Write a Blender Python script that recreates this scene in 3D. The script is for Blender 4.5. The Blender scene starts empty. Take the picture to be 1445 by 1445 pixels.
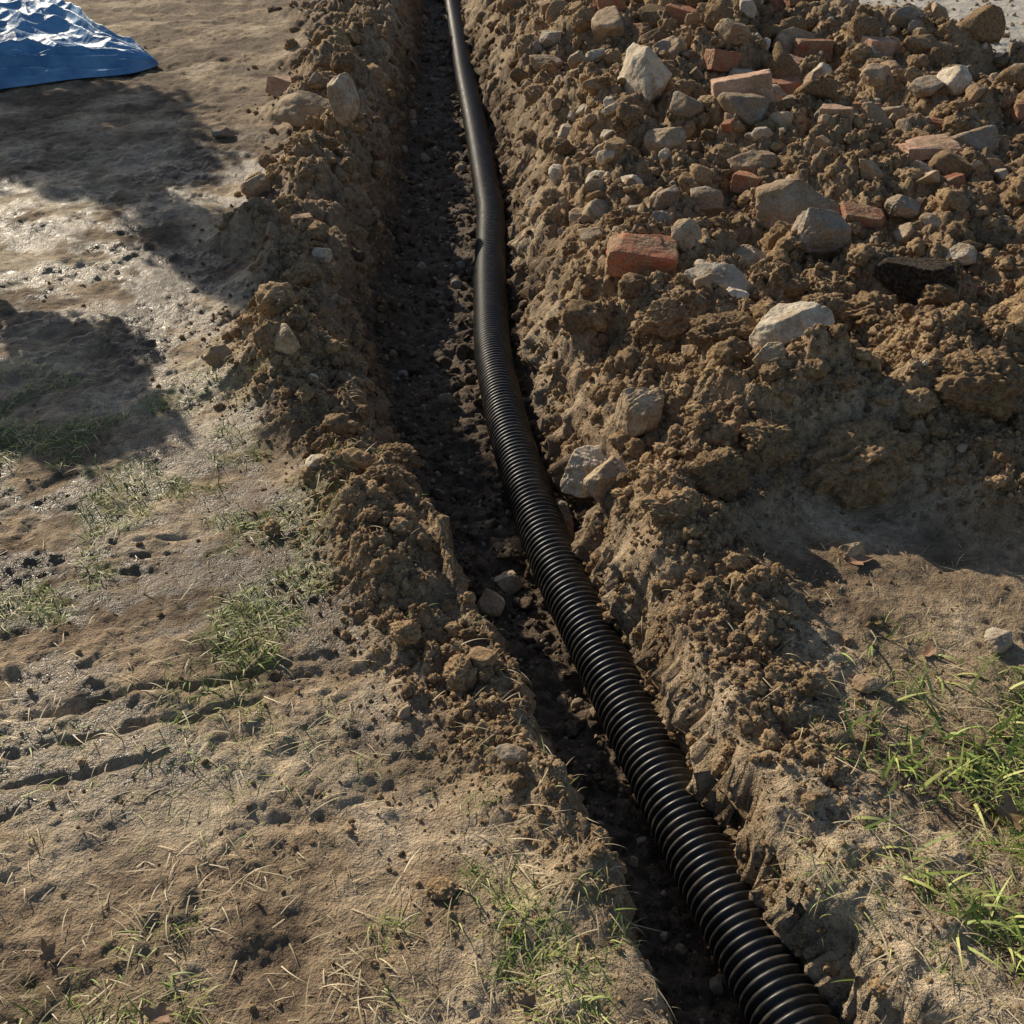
import bpy, bmesh, math, random
import numpy as np
from mathutils import Vector, noise as mnoise
random.seed(7); np.random.seed(7)
sc=bpy.context.scene
sc.view_settings.view_transform='Standard'
sc.view_settings.look='None'
sc.view_settings.exposure=0

# ---------- numpy noise ----------
_T={}
def hsh(ix,iy,seed):
    if seed not in _T: _T[seed]=np.random.RandomState(seed).permutation(4096)
    p=_T[seed]
    return p[(p[ix&4095]+iy)&4095]
def perlin(x,y,seed=0):
    x=np.asarray(x,dtype=np.float64)+200.3; y=np.asarray(y,dtype=np.float64)+200.7
    x0=np.floor(x).astype(np.int64); y0=np.floor(y).astype(np.int64)
    fx=x-x0; fy=y-y0
    u=fx*fx*fx*(fx*(fx*6-15)+10); v=fy*fy*fy*(fy*(fy*6-15)+10)
    def g(ix,iy,dx,dy):
        a=hsh(ix,iy,seed)*(2*math.pi/4096)
        return np.cos(a)*dx+np.sin(a)*dy
    a=g(x0,y0,fx,fy); b=g(x0+1,y0,fx-1,fy); c=g(x0,y0+1,fx,fy-1); d=g(x0+1,y0+1,fx-1,fy-1)
    return ((a*(1-u)+b*u)*(1-v)+(c*(1-u)+d*u)*v)*1.5
def fbm(x,y,f,o,seed=0,gain=.5):
    s=0;a=1
    for i in range(o):
        s=s+a*perlin(x*f,y*f,seed+i); f*=2.03;a*=gain
    return s
def billow(x,y,f,o,seed,gain=.5):
    s=0;a=1
    for i in range(o):
        s=s+a*np.abs(perlin(x*f,y*f,seed+i)); f*=2.03;a*=gain
    return s
def bumps(x,y,cell,seed):
    x=x/cell+200;y=y/cell+200
    x=x+.35*perlin(x*1.3,y*1.3,seed+5); y=y+.35*perlin(x*1.3,y*1.3,seed+6)
    x0=np.floor(x).astype(np.int64); y0=np.floor(y).astype(np.int64)
    best=np.zeros_like(x)
    for i in(-1,0,1):
        for j in(-1,0,1):
            h1=hsh(x0+i,y0+j,seed)/4096.; h2=hsh(x0+i,y0+j,seed+1)/4096.; h3=hsh(x0+i,y0+j,seed+2)/4096.
            d2=(x-(x0+i+h1))**2+(y-(y0+j+h2))**2
            r=.3+.6*h3
            best=np.maximum(best,np.sqrt(np.maximum(0,r*r-d2)))
    return best
def sst(a,b,x):
    t=np.clip((x-a)/(b-a),0,1); return t*t*(3-2*t)
def blob(X,Y,cx,cy,rx,ry): return np.exp(-(((X-cx)/rx)**2+((Y-cy)/ry)**2))

LY=[-40,.96,1.29,1.49,1.76,2.06,2.45,2.83,3.31,3.9,4.72,6.57,9.2,14,40]
LX=[.6,.26,.136,.05,.0,-.14,-.29,-.46,-.60,-.72,-.78,-.84,-.94,-1.2,-1.7]
RY=[-40,.96,1.26,1.73,2.2,2.83,3.3,3.9,5,7.07,9.46,14,40]
RX=[1.1,.685,.515,.40,.32,.25,.20,.17,.16,.05,-.22,-.5,-1.0]
def rimL(Y): return np.interp(Y,LY,LX)+.04*perlin(Y*3.1,Y*0+.3,50)+.025*perlin(Y*9,Y*0+.3,51)
def rimR(Y): return np.interp(Y,RY,RX)+.05*perlin(Y*2.7,Y*0+5.3,52)*sst(1.6,2.4,Y)+.025*perlin(Y*9,Y*0+.3,53)
def fields(X,Y):
    X=np.asarray(X,dtype=np.float64);Y=np.asarray(Y,dtype=np.float64)
    rl=rimL(Y); rr=rimR(Y); dL=rl-X; dR=X-rr
    wL=np.interp(Y,[1,2,3,4,10],[.05,.09,.2,.27,.25]); wR=np.interp(Y,[1,2,3,5,10],[.05,.10,.16,.22,.22])
    wn=.35*perlin(X*6,Y*6,55)
    m=sst(0,1,-dL/wL+wn*.5*sst(0,.3,-dL/wL))*sst(0,1,-dR/wR+wn*.5*sst(0,.3,-dR/wR))
    near=np.exp(-np.maximum(0,np.abs(Y-4)-9)/4)
    HLh=np.interp(Y,[0,1.2,2,3,4,6,8,12,16],[.01,.025,.05,.075,.09,.10,.12,.12,.03])
    sg=(.055+.030*np.clip(Y,0,9))*(1+.4*perlin(Y*2.3,X*0+.7,62))
    wob=.10*perlin(Y*1.8,X*.5,60)
    bm=np.exp(-((dL-sg*.75-wob)/sg)**2)
    bm=np.where(dL<0,np.exp(-.5625),bm)
    bermL=HLh*bm*(.75+.9*fbm(X,Y,2.3,3,61))
    HR=np.interp(Y,[0,1.1,1.7,2.2,2.8,3.5,5,8,11,15],[.005,.015,.04,.07,.12,.14,.2,.28,.3,.05])
    bw=np.interp(Y,[1,1.6,2.4],[.09,.13,.16])
    b2=np.exp(-((dR-bw*.9)/bw)**2)
    plate=sst(2.3,2.75,Y+.25*fbm(X,Y,1.6,2,63)+.1*(X-.9))
    ext=1-sst(-.3,.3,(X-2.72)-.22*(8.2-Y)+.2*perlin(X*2,Y*2,64))
    ext=np.clip(ext,0,1)
    prof=sst(-.05,.38,dR)*(.75+.6*fbm(X,Y,.9,3,65))
    pl=plate*ext
    clump=.20*blob(X,Y,.92,2.66,.30,.17)+.19*blob(X,Y,1.42,2.82,.35,.2)-.07*blob(X,Y,1.3,3.35,.6,.2)
    heap=HR*(b2*(1-pl)+np.maximum(prof,0)*pl)+clump
    hm=np.clip(np.maximum(b2*.9*sst(1.0,1.9,Y),pl*sst(-.1,.1,dR)),0,1)
    lm=np.clip(np.where(dL>-.0,bm,0.6)*sst(.9,1.9,Y),0,1)
    lump=np.clip(hm+lm*(X<(rl+rr)/2),0,1)*(1-m)
    grav=(1-ext)*sst(5.5,7,Y)*(X>1)
    return dict(rl=rl,rr=rr,dL=dL,dR=dR,m=m,near=near,bermL=bermL,heap=heap,lump=lump,grav=grav,pl=pl)
def height(X,Y,F=None,detail=True):
    X=np.asarray(X,dtype=np.float64);Y=np.asarray(Y,dtype=np.float64)
    if F is None: F=fields(X,Y)
    base=.03*fbm(X,Y,.8,2,1)+.012*fbm(X,Y,5,3,3)
    flat=(1-F['lump'])*(1-F['m'])
    if detail:
        k=sst(-.45,.35,fbm(X,Y,2.3,3,12))
        rg=fbm(X+.03*perlin(X*9,Y*9,13),Y+.03*perlin(X*9,Y*9,14),13,5,8,.66)
        base=base+flat*F['near']*((.4+.6*k)*(.0085*rg+.006*(.5-billow(X,Y,9,4,18,.6)))+k*.006*np.maximum(0,bumps(X,Y,.06,20)-.35))
    # faint tyre tread marks
    q=Y-.34*(X+1)-.12*(X+.6)**2+.02*perlin(X*4,Y*4,71)+.01*perlin(X*13,Y*13,74)
    band=sst(1.30,1.40,q)*(1-sst(1.60,1.75,q))*(1-sst(-.65,-.25,X))*sst(-.5,.4,fbm(X,Y,2.2,3,72))
    base=base-band*.012*np.maximum(0,np.cos(q*2*math.pi/.095))**3
    q2=Y-.1*(X+1)+.02*perlin(X*4,Y*4,73)
    band=sst(2.02,2.06,q2)*(1-sst(2.25,2.3,q2))*(1-sst(-.45,-.3,X))*sst(-1.2,-.9,X)*sst(-.3,.4,fbm(X,Y,3,2,76))
    base=base-band*.007*np.maximum(0,np.cos(q2*2*math.pi/.07))**3
    surf=base+F['bermL']*sst(-.3,.1,F['dL']+.2)*(F['dR']<0)*1.0+F['heap']*(F['dL']<0)
    if detail:
        L=F['lump']*F['near']
        sc1=np.interp(Y,[1,3,6],[.3,.9,1.0])
        surf=surf+L*sc1*(.13*bumps(X,Y,.27,30)+.06*fbm(X,Y,5,3,37)-.035)+L*(.05*bumps(X,Y,.11,31)*sc1+.020*bumps(X,Y,.045,34)+.010*bumps(X,Y,.02,38)+.018*fbm(X,Y,28,4,39,.72))
    flo=-.325+.012*fbm(X,Y,3,2,40)
    if detail: flo=flo+.03*bumps(X,Y,.09,41)+.018*bumps(X,Y,.04,44)+.007*bumps(X,Y,.018,47)
    m=F['m']
    z=surf*(1-m)+flo*m
    if detail:
        w=4*m*(1-m)
        z=z+w*(.045*fbm(X,Y,9,5,48,.68)+.03*bumps(X,Y,.08,49)+.02*bumps(X,Y,.035,56)-.03)
    return z
def hz(x,y):
    return float(height(np.array([x]),np.array([y]))[0])

# ---------- materials ----------
class NT:
    def __init__(s,name):
        s.m=bpy.data.materials.new(name); s.m.use_nodes=True
        s.n=s.m.node_tree.nodes; s.l=s.m.node_tree.links
        s.b=s.n['Principled BSDF']; s.pos=s.n.new('ShaderNodeNewGeometry').outputs['Position']
    def link(s,a,b): s.l.new(a,b)
    def noise(s,scale,detail=4,rough=.55,vec=None,dist=0):
        n=s.n.new('ShaderNodeTexNoise'); n.inputs['Scale'].default_value=scale; n.inputs['Detail'].default_value=detail
        n.inputs['Roughness'].default_value=rough; n.inputs['Distortion'].default_value=dist
        s.link(vec or s.pos,n.inputs['Vector']); return n.outputs['Fac']
    def ramp(s,f,pts):
        n=s.n.new('ShaderNodeValToRGB'); e=n.color_ramp.elements
        while len(e)<len(pts): e.new(.5)
        for i,(p,c) in enumerate(pts):
            e[i].position=p; e[i].color=(*c,1) if isinstance(c,tuple) else (c,c,c,1)
        s.link(f,n.inputs[0]); return n.outputs[0]
    def mix(s,f,a,b,t='MIX'):
        n=s.n.new('ShaderNodeMix'); n.data_type='RGBA'; n.blend_type=t
        for inp,v in((n.inputs[0],f),(n.inputs[6],a),(n.inputs[7],b)):
            if isinstance(v,bpy.types.NodeSocket): s.link(v,inp)
            elif isinstance(v,tuple): inp.default_value=(*v,1)
            else: inp.default_value=v
        return n.outputs[2]
    def math(s,op,a,b=0.,c=False):
        n=s.n.new('ShaderNodeMath'); n.operation=op; n.use_clamp=c
        for inp,v in((n.inputs[0],a),(n.inputs[1],b)):
            if isinstance(v,bpy.types.NodeSocket): s.link(v,inp)
            else: inp.default_value=v
        return n.outputs[0]
    def attr(s,name):
        n=s.n.new('ShaderNodeAttribute'); n.attribute_name=name; return n.outputs['Fac']
    def rnd(s): return s.n.new('ShaderNodeObjectInfo').outputs['Random']
    def bump(s,h,dist,st=1.,prev=None):
        n=s.n.new('ShaderNodeBump'); n.inputs['Strength'].default_value=st; n.inputs['Distance'].default_value=dist
        s.link(h,n.inputs['Height'])
        if prev is not None: s.link(prev,n.inputs['Normal'])
        return n.outputs[0]
    def out(s,col=None,rough=None,nrm=None,spec=.3):
        for nm,v in(('Base Color',col),('Roughness',rough),('Normal',nrm),('Specular IOR Level',spec)):
            if v is None: continue
            if isinstance(v,bpy.types.NodeSocket): s.link(v,s.b.inputs[nm])
            elif isinstance(v,tuple): s.b.inputs[nm].default_value=(*v,1)
            else: s.b.inputs[nm].default_value=v
        return s.m

def mat_ground():
    s=NT('ground_soil')
    n2=s.noise(38,5,.72); n3=s.noise(190,2,.6); col=s.attr('mottle')
    c=s.ramp(col,[(.12,(.19,.13,.078)),(.5,(.41,.30,.188)),(.88,(.62,.49,.335))])
    c=s.mix(.8,c,s.ramp(n2,[(.30,(.38,.355,.33)),(.5,(.95,.95,.95)),(.70,(1.4,1.36,1.28))]),'MULTIPLY')
    c=s.mix(.6,c,s.ramp(n3,[(.3,(.55,.55,.55)),(.7,(1.4,1.4,1.4))]),'MULTIPLY')
    hp=s.attr('lump')
    cs=s.ramp(n2,[(.28,(.15,.092,.05)),(.5,(.40,.275,.155)),(.72,(.64,.47,.285))])
    cs=s.mix(.7,cs,s.ramp(n3,[(.3,(.55,.55,.55)),(.7,(1.4,1.36,1.3))]),'MULTIPLY')
    c=s.mix(hp,c,cs)
    g=s.attr('green'); c=s.mix(s.math('MULTIPLY',g,.55),c,s.ramp(n3,[(.3,(.09,.10,.03)),(.7,(.28,.30,.10))]))
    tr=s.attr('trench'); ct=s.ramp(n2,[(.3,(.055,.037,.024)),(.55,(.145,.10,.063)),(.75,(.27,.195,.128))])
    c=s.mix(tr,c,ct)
    gr=s.attr('gravel'); cg=s.ramp(n2,[(.3,(.42,.39,.34)),(.7,(.78,.72,.62))])
    c=s.mix(gr,c,cg)
    w=s.attr('wet')
    c=s.mix(s.math('MULTIPLY',w,.8),c,s.mix(1.,c,(.52,.50,.48),'MULTIPLY'))
    r=s.ramp(s.math('MULTIPLY',w,s.ramp(n2,[(.40,1.),(.66,.5)])),[(0.,.92),(1.,.30)])
    hh=s.math('ADD',n2,s.math('MULTIPLY',n3,.28))
    bm=s.bump(hh,.026,.9)
    return s.out(c,r,bm,.55)
def mat_clod(name,c0,c1,c2,rough=.95):
    s=NT(name); n=s.noise(75,4,.72); r=s.rnd()
    c=s.ramp(n,[(.28,c0),(.5,c1),(.72,c2)])
    k=s.ramp(r,[(0.,(.62,.60,.58)),(1.,(1.25,1.22,1.18))]); c=s.mix(1.,c,k,'MULTIPLY')
    return s.out(c,rough,s.bump(n,.02,.95),.2)
def mat_stone(name,c0,c1,soil=.35,tint=True):
    s=NT(name); n=s.noise(18,4,.65); f=s.noise(120,2,.6); r=s.rnd()
    c=s.ramp(n,[(.3,c0),(.65,c1)])
    if tint: c=s.mix(1.,c,s.ramp(r,[(0.,(.7,.68,.65)),(.5,(1.,.96,.9)),(1.,(1.15,1.12,1.1))]),'MULTIPLY')
    c=s.mix(.5,c,s.ramp(f,[(.3,(.6,.6,.6)),(.7,(1.2,1.2,1.2))]),'MULTIPLY')
    d=s.ramp(s.noise(13,4,.75),[(.5-soil*.45,1.),(.68-soil*.3,0.)])
    c=s.mix(s.math('MULTIPLY',d,.9),c,s.ramp(f,[(.3,(.21,.135,.078)),(.7,(.43,.30,.175))]))
    b=s.bump(s.math('ADD',n,s.math('MULTIPLY',f,.25)),.014,.8)
    return s.out(c,.88,b,.25)
M={}
M['ground']=mat_ground()
M['clod']=mat_clod('soil_clod',(.16,.098,.052),(.40,.275,.155),(.64,.47,.285))
M['dark']=mat_clod('damp_soil',(.05,.034,.023),(.145,.103,.066),(.28,.21,.14),.8)
M['stone']=mat_stone('stone_tan',(.40,.31,.215),(.62,.52,.385),.15)
M['pale']=mat_stone('stone_pale',(.52,.46,.36),(.80,.72,.59),.4)
M['grey']=mat_stone('stone_grey',(.20,.185,.165),(.42,.38,.33),.2)
M['brick']=mat_stone('old_brick',(.34,.10,.06),(.54,.20,.12),.15)
M['brickdust']=mat_stone('dusty_brick',(.30,.12,.075),(.50,.24,.16),-.2)
M['brickpink']=mat_stone('old_brick_pale',(.48,.27,.19),(.72,.50,.37),.35)
M['black']=mat_clod('charred_clod',(.015,.014,.013),(.07,.058,.045),(.24,.18,.12))

def mesh_np(name,V,Fq,mat=None,smooth=True):
    me=bpy.data.meshes.new(name); V=np.asarray(V,dtype=np.float32); Fq=np.asarray(Fq,dtype=np.int32); k=Fq.shape[1]
    me.vertices.add(len(V)); me.vertices.foreach_set('co',V.ravel())
    me.loops.add(Fq.size); me.loops.foreach_set('vertex_index',Fq.ravel())
    me.polygons.add(len(Fq)); me.polygons.foreach_set('loop_start',np.arange(0,Fq.size,k,dtype=np.int32))
    me.update(calc_edges=True)
    if smooth: me.polygons.foreach_set('use_smooth',np.ones(len(me.polygons),dtype=bool))
    if mat: me.materials.append(mat)
    return me
def addobj(name,me):
    o=bpy.data.objects.new(name,me); sc.collection.objects.link(o); return o
_ico={}
def ico(n):
    if n not in _ico:
        bm=bmesh.new(); bmesh.ops.create_icosphere(bm,subdivisions=n,radius=1)
        V=np.array([v.co[:] for v in bm.verts]); V/=np.linalg.norm(V,axis=1)[:,None]
        F=np.array([[v.index for v in f.verts] for f in bm.faces]); bm.free(); _ico[n]=(V,F)
    return _ico[n]
def nz3(V,f,seed,o=3):
    a,b,c=V[:,0]*f,V[:,1]*f,V[:,2]*f
    return .6*(fbm(a+seed*.77,b+c*.37,1.,o,seed%97+200)+fbm(b+seed*.31,c-a*.41,1.,o,seed%89+300)+fbm(c+seed*.53,a+b*.29,1.,o,seed%83+400))
def rock_shape(n,seed,kind):
    V,F=ico(n); rs=np.random.RandomState(seed)
    if kind=='clod':
        r=1+.26*nz3(V,1.1,seed,2)+.15*nz3(V,3.2,seed+9,3)+.10*nz3(V,8,seed+5,3)
        W=V*np.maximum(r,.3)[:,None]
    else:
        k={'stone':13,'brick':3}[kind]
        Np=rs.normal(size=(k,3)); Np/=np.linalg.norm(Np,axis=1)[:,None]
        d=rs.uniform(.62,1.,k) if kind=='stone' else rs.uniform(1.05,1.3,k)
        r=np.full(len(V),1.25 if kind=='stone' else 1.8)
        for a,b in zip(Np,d):
            dt=V@a; r=np.minimum(r,np.where(dt>.05,b/np.maximum(dt,.05),9))
        if kind=='brick':
            r=np.minimum(r,(1/np.maximum(np.abs(V),1e-4)).min(axis=1))
        W=V*r[:,None]
        q=.06 if kind=='stone' else .04
        W=W*(1+q*nz3(V,1.8,seed,3)+.025*nz3(V,7,seed+3,2))[:,None]
    return W,F

# ---------- ground ----------
def geo(a,b,d0,g):
    out=[];x=a;d=d0;sg=1 if b>a else -1
    while (b-x)*sg>0:
        x+=d*sg; d*=g; out.append(x)
    return out
xs=np.array(sorted(geo(-1.2,-5.2,.008,1.007)+geo(-5.3,-120,.06,1.2)+list(np.arange(-1.2,1.6,.0072))+geo(1.6,5.5,.008,1.007)+geo(5.6,120,.06,1.2)))
ys=np.array(sorted(geo(.8,-60,.02,1.16)+list(np.arange(.8,2.6,.0065))+geo(2.6,12,.007,1.0035)+geo(12.1,160,.08,1.18)))
X,Y=np.meshgrid(xs,ys); X=X.ravel();Y=Y.ravel()
F=fields(X,Y); Z=height(X,Y,F)
w=4*F['m']*(1-F['m'])
dx=w*(.045*perlin(Y*9,Z*14,80)+.03*perlin(Y*28,Z*35,81)+.015*perlin(Y*70,Z*80,82))+F['lump']*F['near']*(.014*perlin(X*40,Y*40,83))
nx,ny=len(xs),len(ys)
idx=np.arange(nx*ny).reshape(ny,nx)
Q=np.stack([idx[:-1,:-1],idx[:-1,1:],idx[1:,1:],idx[1:,:-1]],-1).reshape(-1,4)
me=mesh_np('ground',np.stack([X+dx,Y,Z],1),Q,M['ground'])
def greenf(X,Y):
    n=sst(-.05,.4,fbm(X,Y,3.2,4,90,.6))
    a=blob(X,Y,-1.45,2.9,.5,.3)*1.6+blob(X,Y,-1.0,2.25,.6,.45)*1.4+blob(X,Y,-.55,1.95,.3,.3)*.8+blob(X,Y,-.4,1.1,.9,.25)*.35+blob(X,Y,1.1,1.35,.35,.4)*1.3+blob(X,Y,1.4,3.1,.25,.3)*.5+blob(X,Y,-1.9,4.9,.3,.3)*.4+blob(X,Y,0,1.1,.4,.25)*.35
    return np.clip(a,0,1)*n
Fl=(1-F['lump'])*(1-F['m'])
wet=Fl*(X<F['rl'])*sst(1.3,1.9,Y+.3*fbm(X,Y,1.5,2,91)-X*.35)*(1-sst(5.2,6.2,Y))*sst(-.40,.15,fbm(X,Y,2.2,5,92,.7))
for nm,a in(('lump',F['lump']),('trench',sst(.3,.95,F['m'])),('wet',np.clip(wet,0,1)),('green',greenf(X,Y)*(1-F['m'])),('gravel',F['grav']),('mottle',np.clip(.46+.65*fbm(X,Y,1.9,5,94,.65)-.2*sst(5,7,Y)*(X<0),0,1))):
    at=me.attributes.new(nm,'FLOAT','POINT'); at.data.foreach_set('value',a.astype(np.float32))
ground=addobj('ground',me)

# ---------- pipe ----------
pw=[(-.578,11.54),(-.352,8.514),(-.200,6.647),(-.104,5.381),(-.096,4.465),(-.074,3.772),(-.0155,3.229),(.055,2.793),(.1265,2.434),(.208,2.135),(.274,1.88),(.3305,1.661),(.3826,1.471),(.431,1.305),(.4737,1.1575),(.4952,1.0967)]
pw=sorted(pw,key=lambda a:a[1])
px=np.array([a[0] for a in pw]);py=np.array([a[1] for a in pw])
py=np.concatenate([[-1.5,.2],py,[16]]);px=np.concatenate([[1.2,.80],px,[px[-1]-1.2]])
yy=np.linspace(-1.2,13.5,4000); xx=np.interp(yy,py,px)
ker=np.hanning(161);ker/=ker.sum(); xx=np.convolve(np.pad(xx,80,'edge'),ker,'valid')
zz=-.23+.006*np.sin(yy*2.1)
C=np.stack([xx,yy,zz],1); L=np.concatenate([[0],np.cumsum(np.linalg.norm(np.diff(C,axis=0),axis=1))])
pitch=.0205; prof=[(0,.0),(.1,.05),(.2,.4),(.3,.8),(.4,.97),(.5,1.),(.6,.97),(.7,.8),(.8,.4),(.9,.05)]
nr=int(L[-1]/pitch)-1; S=[];R=[]
for i in range(nr):
    for a,b in prof: S.append((i+a)*pitch); R.append(.0635+.0075*b)
S=np.array(S);R=np.array(R)
cx=np.interp(S,L,C[:,0]);cy=np.interp(S,L,C[:,1]);cz=np.interp(S,L,C[:,2])
tx=np.gradient(cx,S);ty=np.gradient(cy,S);tl=np.hypot(tx,ty)+1e-9;tx/=tl;ty/=tl
ns=40; th=np.linspace(0,2*math.pi,ns,endpoint=False)
co,si=np.cos(th),np.sin(th)
PX=cx[:,None]+R[:,None]*co*(ty[:,None]);PY=cy[:,None]+R[:,None]*co*(-tx[:,None]);PZ=cz[:,None]+R[:,None]*si
nS=len(S); ii=np.arange(nS*ns).reshape(nS,ns); j=np.roll(ii,-1,axis=1)
Q=np.stack([ii[:-1],j[:-1],j[1:],ii[1:]],-1).reshape(-1,4)
s=NT('black_hdpe'); dn=s.noise(30,4,.65)
c=s.ramp(dn,[(.48,(.014,.014,.015)),(.75,(.075,.06,.046))])
mp=s.out(c,s.ramp(dn,[(.3,.36),(.7,.58)]),None,.5)
pipe=addobj('corrugated_drain_pipe',mesh_np('corrugated_drain_pipe',np.stack([PX.ravel(),PY.ravel(),PZ.ravel()],1),Q,mp))

# ---------- individual rocks / bricks: kind, material, x, y, width, height (metres) ----------
B,K,E='brick','stone','clod'
hero=[(B,'brick',.45,3.66,.245,.103),(B,'brick',1.19,6.59,.176,.16),(B,'brick',.55,6.84,.13,.12),(B,'brick',1.79,6.96,.235,.15),
(B,'brickpink',1.07,5.31,.28,.185),(B,'brickpink',2.12,6.79,.18,.14),(B,'brick',1.32,4.07,.165,.13),(B,'brick',2.04,4.44,.10,.10),
(B,'brickpink',-1.31,6.67,.20,.11),(B,'brickpink',1.42,4.95,.145,.095),(B,'brickpink',1.8,4.82,.245,.055),(B,'brickpink',-.84,4.29,.085,.067),(B,'brick',1.37,6.02,.22,.11),
(K,'pale',.64,5.57,.23,.36),(K,'stone',.92,6.78,.205,.18),(K,'stone',1.69,7.1,.27,.19),(K,'stone',1.11,4.18,.35,.245),(K,'grey',1.11,3.87,.23,.17),
(K,'black',1.36,3.53,.26,.165),(K,'pale',.68,3.46,.25,.113),(K,'pale',.41,3.49,.122,.066),(K,'pale',.72,3.32,.08,.045),
(K,'pale',.79,2.86,.236,.163),(K,'stone',.71,2.71,.117,.093),(K,'pale',.23,2.70,.16,.147),(K,'stone',.36,2.71,.12,.15),(K,'stone',.27,2.5,.147,.114),
(K,'grey',.12,2.70,.14,.177),(E,'clod',.51,2.36,.186,.142),(K,'stone',1.02,4.7,.216,.15),(K,'stone',-1.03,5.89,.386,.22),(K,'stone',-.83,5.65,.142,.25),
(K,'stone',-1.15,4.87,.144,.106),(K,'grey',-1.51,5.86,.118,.07),(K,'stone',-.93,3.17,.10,.07),(K,'pale',-.73,4.04,.087,.07),(K,'stone',-.68,3.02,.08,.098),
(K,'pale',-.52,2.49,.064,.06),(E,'clod',-.33,2.63,.155,.066),(E,'clod',-.26,2.19,.072,.059),(E,'clod',-.11,1.71,.082,.076),(E,'clod',-.23,1.82,.079,.064),(E,'clod',-.33,2.36,.116,.108),
(K,'stone',.83,2.17,.067,.06),(K,'pale',1.07,1.84,.076,.05),(K,'stone',-.01,2.47,.09,.06),(K,'stone',-.06,2.35,.085,.07),(K,'grey',.15,1.55,.063,.05),
(E,'clod',.91,2.48,.34,.21),(E,'clod',1.24,2.63,.25,.17),(E,'clod',.95,3.19,.2,.133),(E,'clod',.42,4.07,.16,.118),(K,'stone',1.65,4.45,.115,.086),(K,'grey',1.5,4.15,.135,.092),
(K,'stone',.68,4.96,.19,.137),(K,'stone',1.71,5.29,.178,.112),(K,'grey',.78,4.34,.14,.095),(K,'stone',2.21,5.77,.156,.106),(K,'stone',1.02,5.77,.19,.12),(E,'clod',-.51,2.64,.10,.075),
(K,'stone',1.89,5.96,.182,.11),(K,'stone',2.06,4.81,.15,.10),(E,'clod',1.77,3.95,.156,.104),(K,'stone',.36,6.34,.138,.108),(K,'stone',.85,3.78,.15,.09),(K,'pale',.25,7.39,.16,.097),(E,'clod',-.12,1.2,.06,.026),
(E,'clod',-.98,5.3,.2,.12),(E,'clod',-.9,4.6,.17,.1),(E,'clod',1.55,2.95,.3,.2),(B,'brick',1.52,6.35,.15,.1),(B,'brick',.98,4.55,.12,.08),(B,'brick',2.3,6.3,.16,.1),(K,'pale',1.3,6.5,.2,.12),(K,'pale',1.95,6.2,.16,.1),
(E,'clod',-.82,3.7,.13,.08),(K,'pale',.5,4.6,.10,.06),(K,'grey',.55,3.95,.09,.06),(K,'pale',1.6,3.75,.12,.07),(B,'brick',1.75,5.6,.14,.09),(K,'grey',1.35,5.5,.16,.1),(K,'pale',.45,5.2,.09,.06),
(B,'brick',.8,6.2,.13,.08),(B,'brick',1.05,7.4,.2,.13),(B,'brickpink',1.6,6.7,.17,.1),(B,'brick',2.0,5.25,.12,.08),(B,'brick',.62,7.6,.18,.12),(B,'brick',1.75,4.35,.09,.06),(K,'grey',2.4,7.2,.22,.15),(K,'pale',.95,8.2,.22,.15),(K,'stone',1.5,8.0,.26,.18),(B,'brick',1.9,7.9,.22,.13),
(E,'clod',.62,2.95,.24,.15),(E,'clod',.5,3.25,.22,.13),(E,'clod',1.15,3.3,.26,.16),(E,'clod',1.55,3.35,.28,.17),(E,'clod',.68,2.5,.18,.12),(E,'clod',.38,2.2,.15,.10)]
for i,(k,mt,x,y,wx,hpx) in enumerate(hero):
    W,Fc=rock_shape(6 if (wx>.11 and y<4.2) else 5,100+i,k)
    ext=(W.max(0)-W.min(0))/2; ctr=(W.max(0)+W.min(0))/2
    dim=np.array([wx/2,max(wx*.42,hpx*.5),hpx*.52]) if k!='brick' else np.array([wx/2,wx*.36,min(hpx*.5,wx*.33)])
    W=(W-ctr)/ext*dim
    nm={'brick':'broken_brick','stone':'rock','clod':'earth_clod'}[k]
    o=addobj(nm,mesh_np(nm,W,Fc,M[mt]))
    rs=random.Random(i)
    o.rotation_euler=(rs.uniform(-.25,.25),rs.uniform(-.25,.25),rs.uniform(-.5,.5))
    o.location=(x,y,hz(x,y)+dim[2]*(.5 if k!='clod' else .2))

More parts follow.
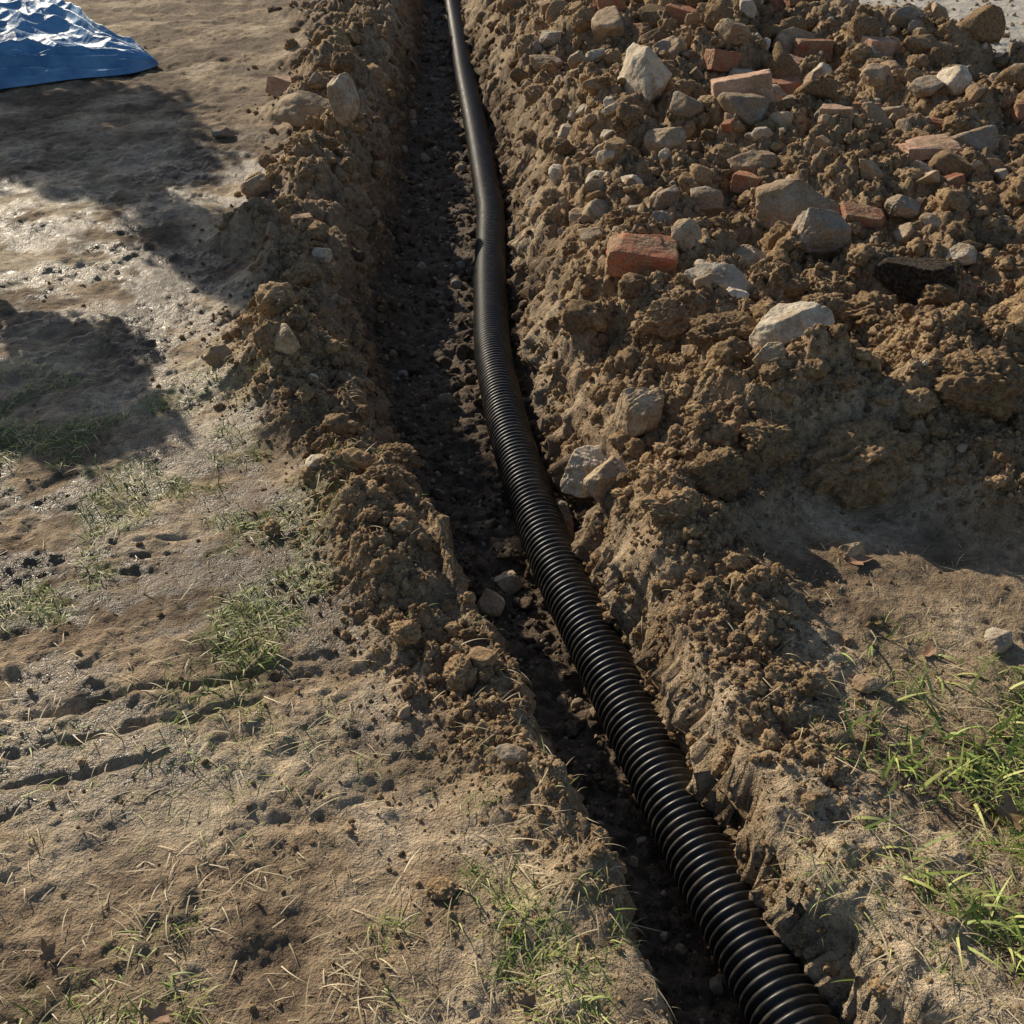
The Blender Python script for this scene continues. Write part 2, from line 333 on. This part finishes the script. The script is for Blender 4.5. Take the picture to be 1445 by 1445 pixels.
# ---------- scatter ----------
def variants(cname,kind,mats,n,sub):
    col=bpy.data.collections.new(cname)
    for i in range(n):
        W,Fc=rock_shape(sub,300+i*7+len(cname),kind); rs=np.random.RandomState(i)
        W=W*np.array([1,rs.uniform(.7,1),rs.uniform(.5,.85)])
        o=bpy.data.objects.new(cname+'_piece',mesh_np(cname+'_piece',W,Fc,mats[i%len(mats)],smooth=True)); col.objects.link(o)
    return col
def scatter(name,col,pts,scl,rot,idx):
    me=bpy.data.meshes.new(name); me.vertices.add(len(pts)); me.vertices.foreach_set('co',np.asarray(pts,dtype=np.float32).ravel())
    a=me.attributes.new('scl','FLOAT','POINT'); a.data.foreach_set('value',np.asarray(scl,dtype=np.float32))
    a=me.attributes.new('rot','FLOAT_VECTOR','POINT'); a.data.foreach_set('vector',np.asarray(rot,dtype=np.float32).ravel())
    a=me.attributes.new('idx','INT','POINT'); a.data.foreach_set('value',np.asarray(idx,dtype=np.int32))
    o=addobj(name,me); ng=bpy.data.node_groups.new(name,'GeometryNodeTree')
    ng.interface.new_socket('Geometry',in_out='INPUT',socket_type='NodeSocketGeometry'); ng.interface.new_socket('Geometry',in_out='OUTPUT',socket_type='NodeSocketGeometry')
    n=ng.nodes; gi=n.new('NodeGroupInput');go=n.new('NodeGroupOutput'); ip=n.new('GeometryNodeInstanceOnPoints'); ci=n.new('GeometryNodeCollectionInfo')
    ci.inputs['Collection'].default_value=col; ci.inputs['Separate Children'].default_value=True; ci.inputs['Reset Children'].default_value=True
    def at(nm,t):
        q=n.new('GeometryNodeInputNamedAttribute'); q.data_type=t; q.inputs['Name'].default_value=nm; return q.outputs['Attribute']
    L=ng.links; L.new(gi.outputs[0],ip.inputs['Points']); L.new(ci.outputs[0],ip.inputs['Instance']); ip.inputs['Pick Instance'].default_value=True
    L.new(at('idx','INT'),ip.inputs['Instance Index']); L.new(at('scl','FLOAT'),ip.inputs['Scale'])
    e=n.new('FunctionNodeEulerToRotation'); L.new(at('rot','FLOAT_VECTOR'),e.inputs[0]); L.new(e.outputs[0],ip.inputs['Rotation'])
    L.new(ip.outputs[0],go.inputs[0])
    md=o.modifiers.new('scatter','NODES'); md.node_group=ng; return o
R_=np.random.RandomState(3)
def cand(n,ymin=.85,ymax=11.5):
    u=R_.rand(n); Yc=ymin*(ymax/ymin)**u; Xc=(R_.rand(n)*2-1)*(.56*Yc+.55); return Xc,Yc
def clear_of_rocks(x,y):
    ok=np.ones(len(x),dtype=bool)
    for k,mt,hx,hy,wx,hp in hero:
        if k!='clod': ok&=((x-hx)**2+((y-hy)*1.15)**2)>(.46*wx)**2
    return ok
def place(name,col,nv,n,pf,smin,smax,alpha,sink=.2,far=1.9,ymax=11.5):
    x,y=cand(n,.85,ymax); f=fields(x,y); p=pf(x,y,f); k=(R_.rand(n)<p)&clear_of_rocks(x,y); x,y=x[k],y[k]
    u=R_.rand(len(x)); s=smin*(1-u*(1-(smin/smax)**alpha))**(-1/alpha); s=s*np.interp(y,[1,3,8],[.65,1.,far])
    z=height(x,y)+s*(.5-sink)
    rot=R_.rand(len(x),3)*2*math.pi; rot[:,:2]=R_.normal(size=(len(x),2))*.5
    return scatter(name,col,np.stack([x,y,z],1),s,rot,R_.randint(0,nv,len(x)))
c_clod=variants('clod_src','clod',[M['clod']],7,4)
c_crumb=variants('crumb_src','clod',[M['clod']],7,3)
c_stone=variants('stone_src','stone',[M['stone'],M['grey'],M['stone'],M['clod'],M['stone'],M['pale'],M['grey'],M['brickdust'],M['clod'],M['stone'],M['clod'],M['clod']],12,4)
c_bits=variants('brick_bits_src','brick',[M['brick'],M['brickdust'],M['brickpink']],6,4)
c_dark=variants('dark_src','stone',[M['dark'],M['dark'],M['dark'],M['grey']],8,3)
cl=lambda f:np.clip(f,0,1)
place('soil_clods',c_clod,7,120000,lambda x,y,f:cl(f['lump']**1.3*.8*(.3+.7*sst(-.3,.3,fbm(x,y,3,3,99)))*(1-.2*f['pl']*sst(3.6,5,y))+.05*f['lump']+.6*4*f['m']*(1-f['m'])),.0045,.030,1.8,.3)
place('soil_clods',c_clod,7,4500,lambda x,y,f:cl(f['lump']*.6*sst(1.5,2.6,y)),.022,.065,1.5,.4)
place('soil_crumbs',c_crumb,7,100000,lambda x,y,f:cl(.85*f['lump']+.9*4*f['m']*(1-f['m'])),.0028,.010,2.,.3,1.2,3.6)
place('soil_crumbs',c_crumb,7,16000,lambda x,y,f:cl((1-f['m'])*(1-f['lump'])*(.08+.45*np.exp(-np.abs(np.minimum(np.abs(f['dL']),np.abs(f['dR']))-.3)/.25))),.0025,.012,2.,.3,1.2)
place('rubble_stones',c_stone,12,13000,lambda x,y,f:cl(f['pl']*(1-f['m'])*(f['dR']>0)*(.08+.7*sst(3.3,5.5,y+.6*perlin(x*2,y*2,7)))+f['lump']*.05),.007,.045,1.3,.2)
place('rubble_stones',c_stone,12,3000,lambda x,y,f:cl(f['pl']*(1-f['m'])*sst(3.4,5.2,y)*(f['dR']>.1)*(.3+.7*sst(-.2,.3,fbm(x,y,2,2,192)))),.028,.085,1.3,.2)
place('brick_fragments',c_bits,6,700,lambda x,y,f:cl(f['pl']*(1-f['m'])*sst(3.2,5.2,y)*(f['dR']>.1)*.5),.014,.04,1.4,.2)
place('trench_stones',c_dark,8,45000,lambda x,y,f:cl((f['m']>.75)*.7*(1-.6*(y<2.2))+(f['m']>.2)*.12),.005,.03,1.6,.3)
place('gravel',c_stone,12,30000,lambda x,y,f:cl(f['grav']*.6),.006,.014,2)

# ---------- grass ----------
def mat_blade(nm,c0,c1,c2):
    s=NT(nm); c=s.ramp(s.rnd(),[(0.,c0),(.5,c1),(1.,c2)]); s.out(c,.55,None,.35)
    return s.m
mg=mat_blade('grass_green',(.12,.19,.03),(.27,.36,.07),(.54,.53,.18)); ms=mat_blade('straw',(.30,.22,.11),(.52,.41,.24),(.74,.62,.40))
def blades(cname,mat,n,wd):
    col=bpy.data.collections.new(cname)
    for i in range(n):
        rs=np.random.RandomState(i+50); bend=rs.uniform(.2,1.5); side=rs.uniform(-.4,.4); V=[];Fc=[];k=7;x=z=y=0.
        for j in range(k):
            t=j/(k-1); a=bend*t; w_=wd*(1-t**2*.95); V+= [(x,y-w_,z),(x,y+w_,z+.2*w_)]
            x+=math.sin(a+.25)/(k-1); z+=math.cos(a+.25)/(k-1); y+=side*t/(k-1)
            if j: b=2*j; Fc.append((b-2,b-1,b+1,b))
        o=bpy.data.objects.new(cname+'_b',mesh_np(cname+'_b',V,Fc,mat)); col.objects.link(o)
    return col
cg=blades('grass_src',mg,8,.032); cs=blades('straw_src',ms,8,.016)
def grass(name,col,n,pf,lmin,lmax,flat):
    x,y=cand(n,.85,7); f=fields(x,y); p=pf(x,y,f); k=R_.rand(n)<p; x,y=x[k],y[k]; s=R_.uniform(lmin,lmax,len(x))
    z=height(x,y)-.002; rot=np.stack([R_.normal(size=len(x))*.35,R_.uniform(flat[0],flat[1],len(x)),R_.rand(len(x))*6.28],1)
    if flat[0]>.9: z+=.006
    return scatter(name,col,np.stack([x,y,z],1),s,rot,R_.randint(0,8,len(x)))
grass('grass',cg,150000,lambda x,y,f:cl(greenf(x,y)**1.3*(1-f['m'])*(1-f['lump']*.5)*.95),.012,.05,(.0,1.2))
grass('grass',cg,90000,lambda x,y,f:cl(blob(x,y,.96,1.28,.22,.30)*(f['dR']>.12)*.95*sst(0,.5,fbm(x,y,5,2,97)+.28)),.03,.11,(.1,1.1))
grass('grass',cg,60000,lambda x,y,f:cl(f['lump']*(f['dL']>.02)*sst(.25,.6,fbm(x,y,4,3,190))*.4*(1-sst(4,5,y))),.012,.04,(.0,1.2))
grass('dry_straw',cs,90000,lambda x,y,f:cl((greenf(x,y)*.3+.05*sst(5,3,y)+.22*blob(x,y,.0,1.0,1.1,.5)*sst(-.2,.5,fbm(x,y,4,2,98))+.3*blob(x,y,.85,1.3,.25,.5))*(1-f['m'])),.02,.08,(.95,1.45))
grass('root_fibres',cs,80000,lambda x,y,f:cl(f['lump']*.20*sst(-.2,.5,fbm(x,y,3,2,191))*(1-sst(3,5,y))),.012,.05,(.3,1.4))

# ---------- dead leaves ----------
ml=NT('dead_leaf'); mlf=ml.out(ml.ramp(ml.noise(40,4),[(.3,(.20,.10,.055)),(.7,(.42,.26,.16))]),.7,None,.3)
for i,(x,y,sz) in enumerate([(.82,2.13,.045),(.92,1.36,.05),(-.54,.967,.035),(.025,.99,.03),(.90,1.81,.03),(-.755,1.08,.025)]):
    V=[];Fc=[];n=26
    for r in range(5):
        for a in range(n):
            th_=a/n*6.2832; rr=(1+.28*math.cos(th_*5+i)+.12*math.cos(th_*11+i))*(.75+.25*math.cos(th_))*r/4*sz*.6
            px_,py_=rr*math.cos(th_)*1.3,rr*math.sin(th_); V.append((px_,py_,.7*sz*(px_/sz)**2+.35*abs(py_)+.004*math.sin(px_*90+i)))
    for r in range(4):
        for a in range(n): Fc.append((r*n+a,r*n+(a+1)%n,(r+1)*n+(a+1)%n,(r+1)*n+a))
    o=addobj('dead_leaf',mesh_np('dead_leaf',V,Fc,mlf)); o.location=(x,y,hz(x,y)+.008); o.rotation_euler=(.3*math.sin(i*3),.35*math.cos(i*2),i*1.7)

# ---------- tarp: crumpled sheet folded to a point ----------
nu,nv=260,420
tip=(-2.32,7.62)
sa,tb=np.meshgrid(np.linspace(0,1,nu),np.linspace(-1,1,nv),indexing='ij'); sa=sa.ravel();tb=tb.ravel()
L0=1.8
wd=np.where(tb<0,1.45*sa**.7,2.5*sa**.85)+.012
xT=tip[0]-L0*sa-.25*np.maximum(0,tb)*sa**.5+.06*perlin(tb*3,sa*3,501)*sa**.3+.14*np.maximum(0,-tb)*np.sin(sa*13)*sa**.4
yT=tip[1]+.10*sa+tb*wd*(1+.14*perlin(sa*5,tb*0+.5,502))
ang=tb*4.0+.8*perlin(sa*2.6,tb*1.8,503)+.2
fr=ang-np.floor(ang); ridge=np.where(fr<.72,fr/.72,(1-fr)/.28); ridge=ridge**1.3
amp=(.11+.07*perlin(np.floor(ang)*.7+.3,sa*2,507))*sst(-1.05,-.45,tb)
r1=1-np.abs(perlin(sa*4+tb,tb*5.0-sa*3,504))*2; r2=1-np.abs(perlin(sa*9+tb*3,tb*9+sa*4,505))*2
e=np.minimum(1,(1-np.abs(tb))*10)
zT=.015+.03*fbm(xT,yT,.8,2,1)+e*sa**.4*(amp*ridge+.045*r1*(.4+.6*sst(-1,-.5,tb))+.018*r2+.12*sst(.0,.9,tb)*sa+.025)
ii=np.arange(nu*nv).reshape(nu,nv); Q=np.stack([ii[:-1,:-1],ii[1:,:-1],ii[1:,1:],ii[:-1,1:]],-1).reshape(-1,4)
s=NT('blue_polythene'); c=s.ramp(s.noise(5,4,.6),[(.35,(.08,.22,.42)),(.65,(.20,.40,.62))])
mt=s.out(c,.52,s.bump(s.noise(9,3,.5),.03,.6),.35)
addobj('blue_tarpaulin',mesh_np('blue_tarpaulin',np.stack([xT,yT,zT],1),Q,mt))

# ---------- trees added out of view to cast shade on the left ground ----------
mb=NT('bark'); mbark=mb.out(mb.ramp(mb.noise(30,4),[(.3,(.07,.05,.035)),(.7,(.18,.14,.10))]),.9,mb.bump(mb.noise(50,3),.01,.6),.2)
mlv=mat_blade('leaf',(.04,.07,.02),(.06,.10,.03),(.09,.12,.04))
def shade_tree(x0,y0,trunk,cz,rx,rz,seed,nleaf,ry=None):
    ry=ry or rx; EX=np.array([rx,ry,rz])
    rs=np.random.RandomState(seed); root=bpy.data.objects.new('added_shade_tree',None); sc.collection.objects.link(root); root.location=(x0,y0,0)
    V=[];Fc=[]
    def limb(p,q,r0,r1,n=7,k=8):
        p=np.array(p,float);q=np.array(q,float); b=len(V); ax=q-p; ax/=np.linalg.norm(ax); e1=np.cross(ax,[.3,.9,.2]); e1/=np.linalg.norm(e1); e2=np.cross(ax,e1)
        for i in range(n):
            t=i/(n-1); c_=p+(q-p)*t+e1*.04*math.sin(t*4+seed)*np.linalg.norm(q-p); r=r0+(r1-r0)*t
            for j_ in range(k):
                a=j_/k*6.2832; V.append(tuple(c_+r*(math.cos(a)*e1+math.sin(a)*e2)))
        for i in range(n-1):
            for j_ in range(k): Fc.append((b+i*k+j_,b+i*k+(j_+1)%k,b+(i+1)*k+(j_+1)%k,b+(i+1)*k+j_))
    limb((0,0,-.1),(.02,0,trunk),.035,.025); limb((.02,0,trunk),(0,0,cz+rz*.7),.025,.01)
    tips=[]
    for i in range(26):
        d=rs.normal(size=3); d/=np.linalg.norm(d); tp=np.array([0,0,cz])+d*EX*rs.uniform(.4,.95); tips.append(tp)
        limb((0,0,trunk+rs.uniform(0,.5)*(cz-trunk)),tp,.014,.004,5,5)
    o=bpy.data.objects.new('trunk_and_limbs',mesh_np('trunk_and_limbs',V,Fc,mbark)); sc.collection.objects.link(o); o.parent=root
    LV=[];LF=[]
    for i in range(nleaf):
        c_=tips[rs.randint(len(tips))]+rs.normal(size=3)*EX*.17; a=rs.normal(size=3);a/=np.linalg.norm(a);b_=np.cross(a,rs.normal(size=3));b_/=np.linalg.norm(b_); l=rs.uniform(.02,.045)*(1 if rx<.6 else 1.5); b=len(LV)
        LV+= [tuple(c_-a*l),tuple(c_+b_*l*.5),tuple(c_+a*l),tuple(c_-b_*l*.5)]; LF.append((b,b+1,b+2,b+3))
    o=bpy.data.objects.new('crown',mesh_np('crown',LV,LF,mlv,False)); sc.collection.objects.link(o); o.parent=root
shade_tree(-3.20,6.95,1.15,1.76,.26,.58,1,9000)
shade_tree(-2.50,4.55,.45,.85,.30,.18,4,6000)
shade_tree(-4.80,9.4,.7,1.95,.75,.45,2,11000)

# ---------- light, world, camera ----------
EL,AZ=25,37
S=Vector((-math.sin(math.radians(AZ))*math.cos(math.radians(EL)),math.cos(math.radians(AZ))*math.cos(math.radians(EL)),math.sin(math.radians(EL))))
ld=bpy.data.lights.new('sun','SUN'); ld.energy=5; ld.angle=math.radians(.5); ld.color=(1,.88,.69)
lo=bpy.data.objects.new('sun',ld); sc.collection.objects.link(lo); lo.rotation_euler=S.to_track_quat('Z','Y').to_euler()
wd_=bpy.data.worlds.new('World'); sc.world=wd_; wd_.use_nodes=True; n=wd_.node_tree.nodes
sk=n.new('ShaderNodeTexSky'); sk.sky_type='NISHITA'; sk.sun_disc=False; sk.sun_elevation=math.radians(EL); sk.sun_rotation=math.radians(-AZ)
wd_.node_tree.links.new(sk.outputs[0],n['Background'].inputs[0]); n['Background'].inputs[1].default_value=.085
cd=bpy.data.cameras.new('camera'); cd.sensor_width=36; cd.lens=38.6; cd.clip_end=1000; cd.clip_start=.05
cam=bpy.data.objects.new('camera',cd); sc.collection.objects.link(cam); cam.location=(0,0,1.6); cam.rotation_euler=(math.radians(56),0,0)
sc.camera=cam
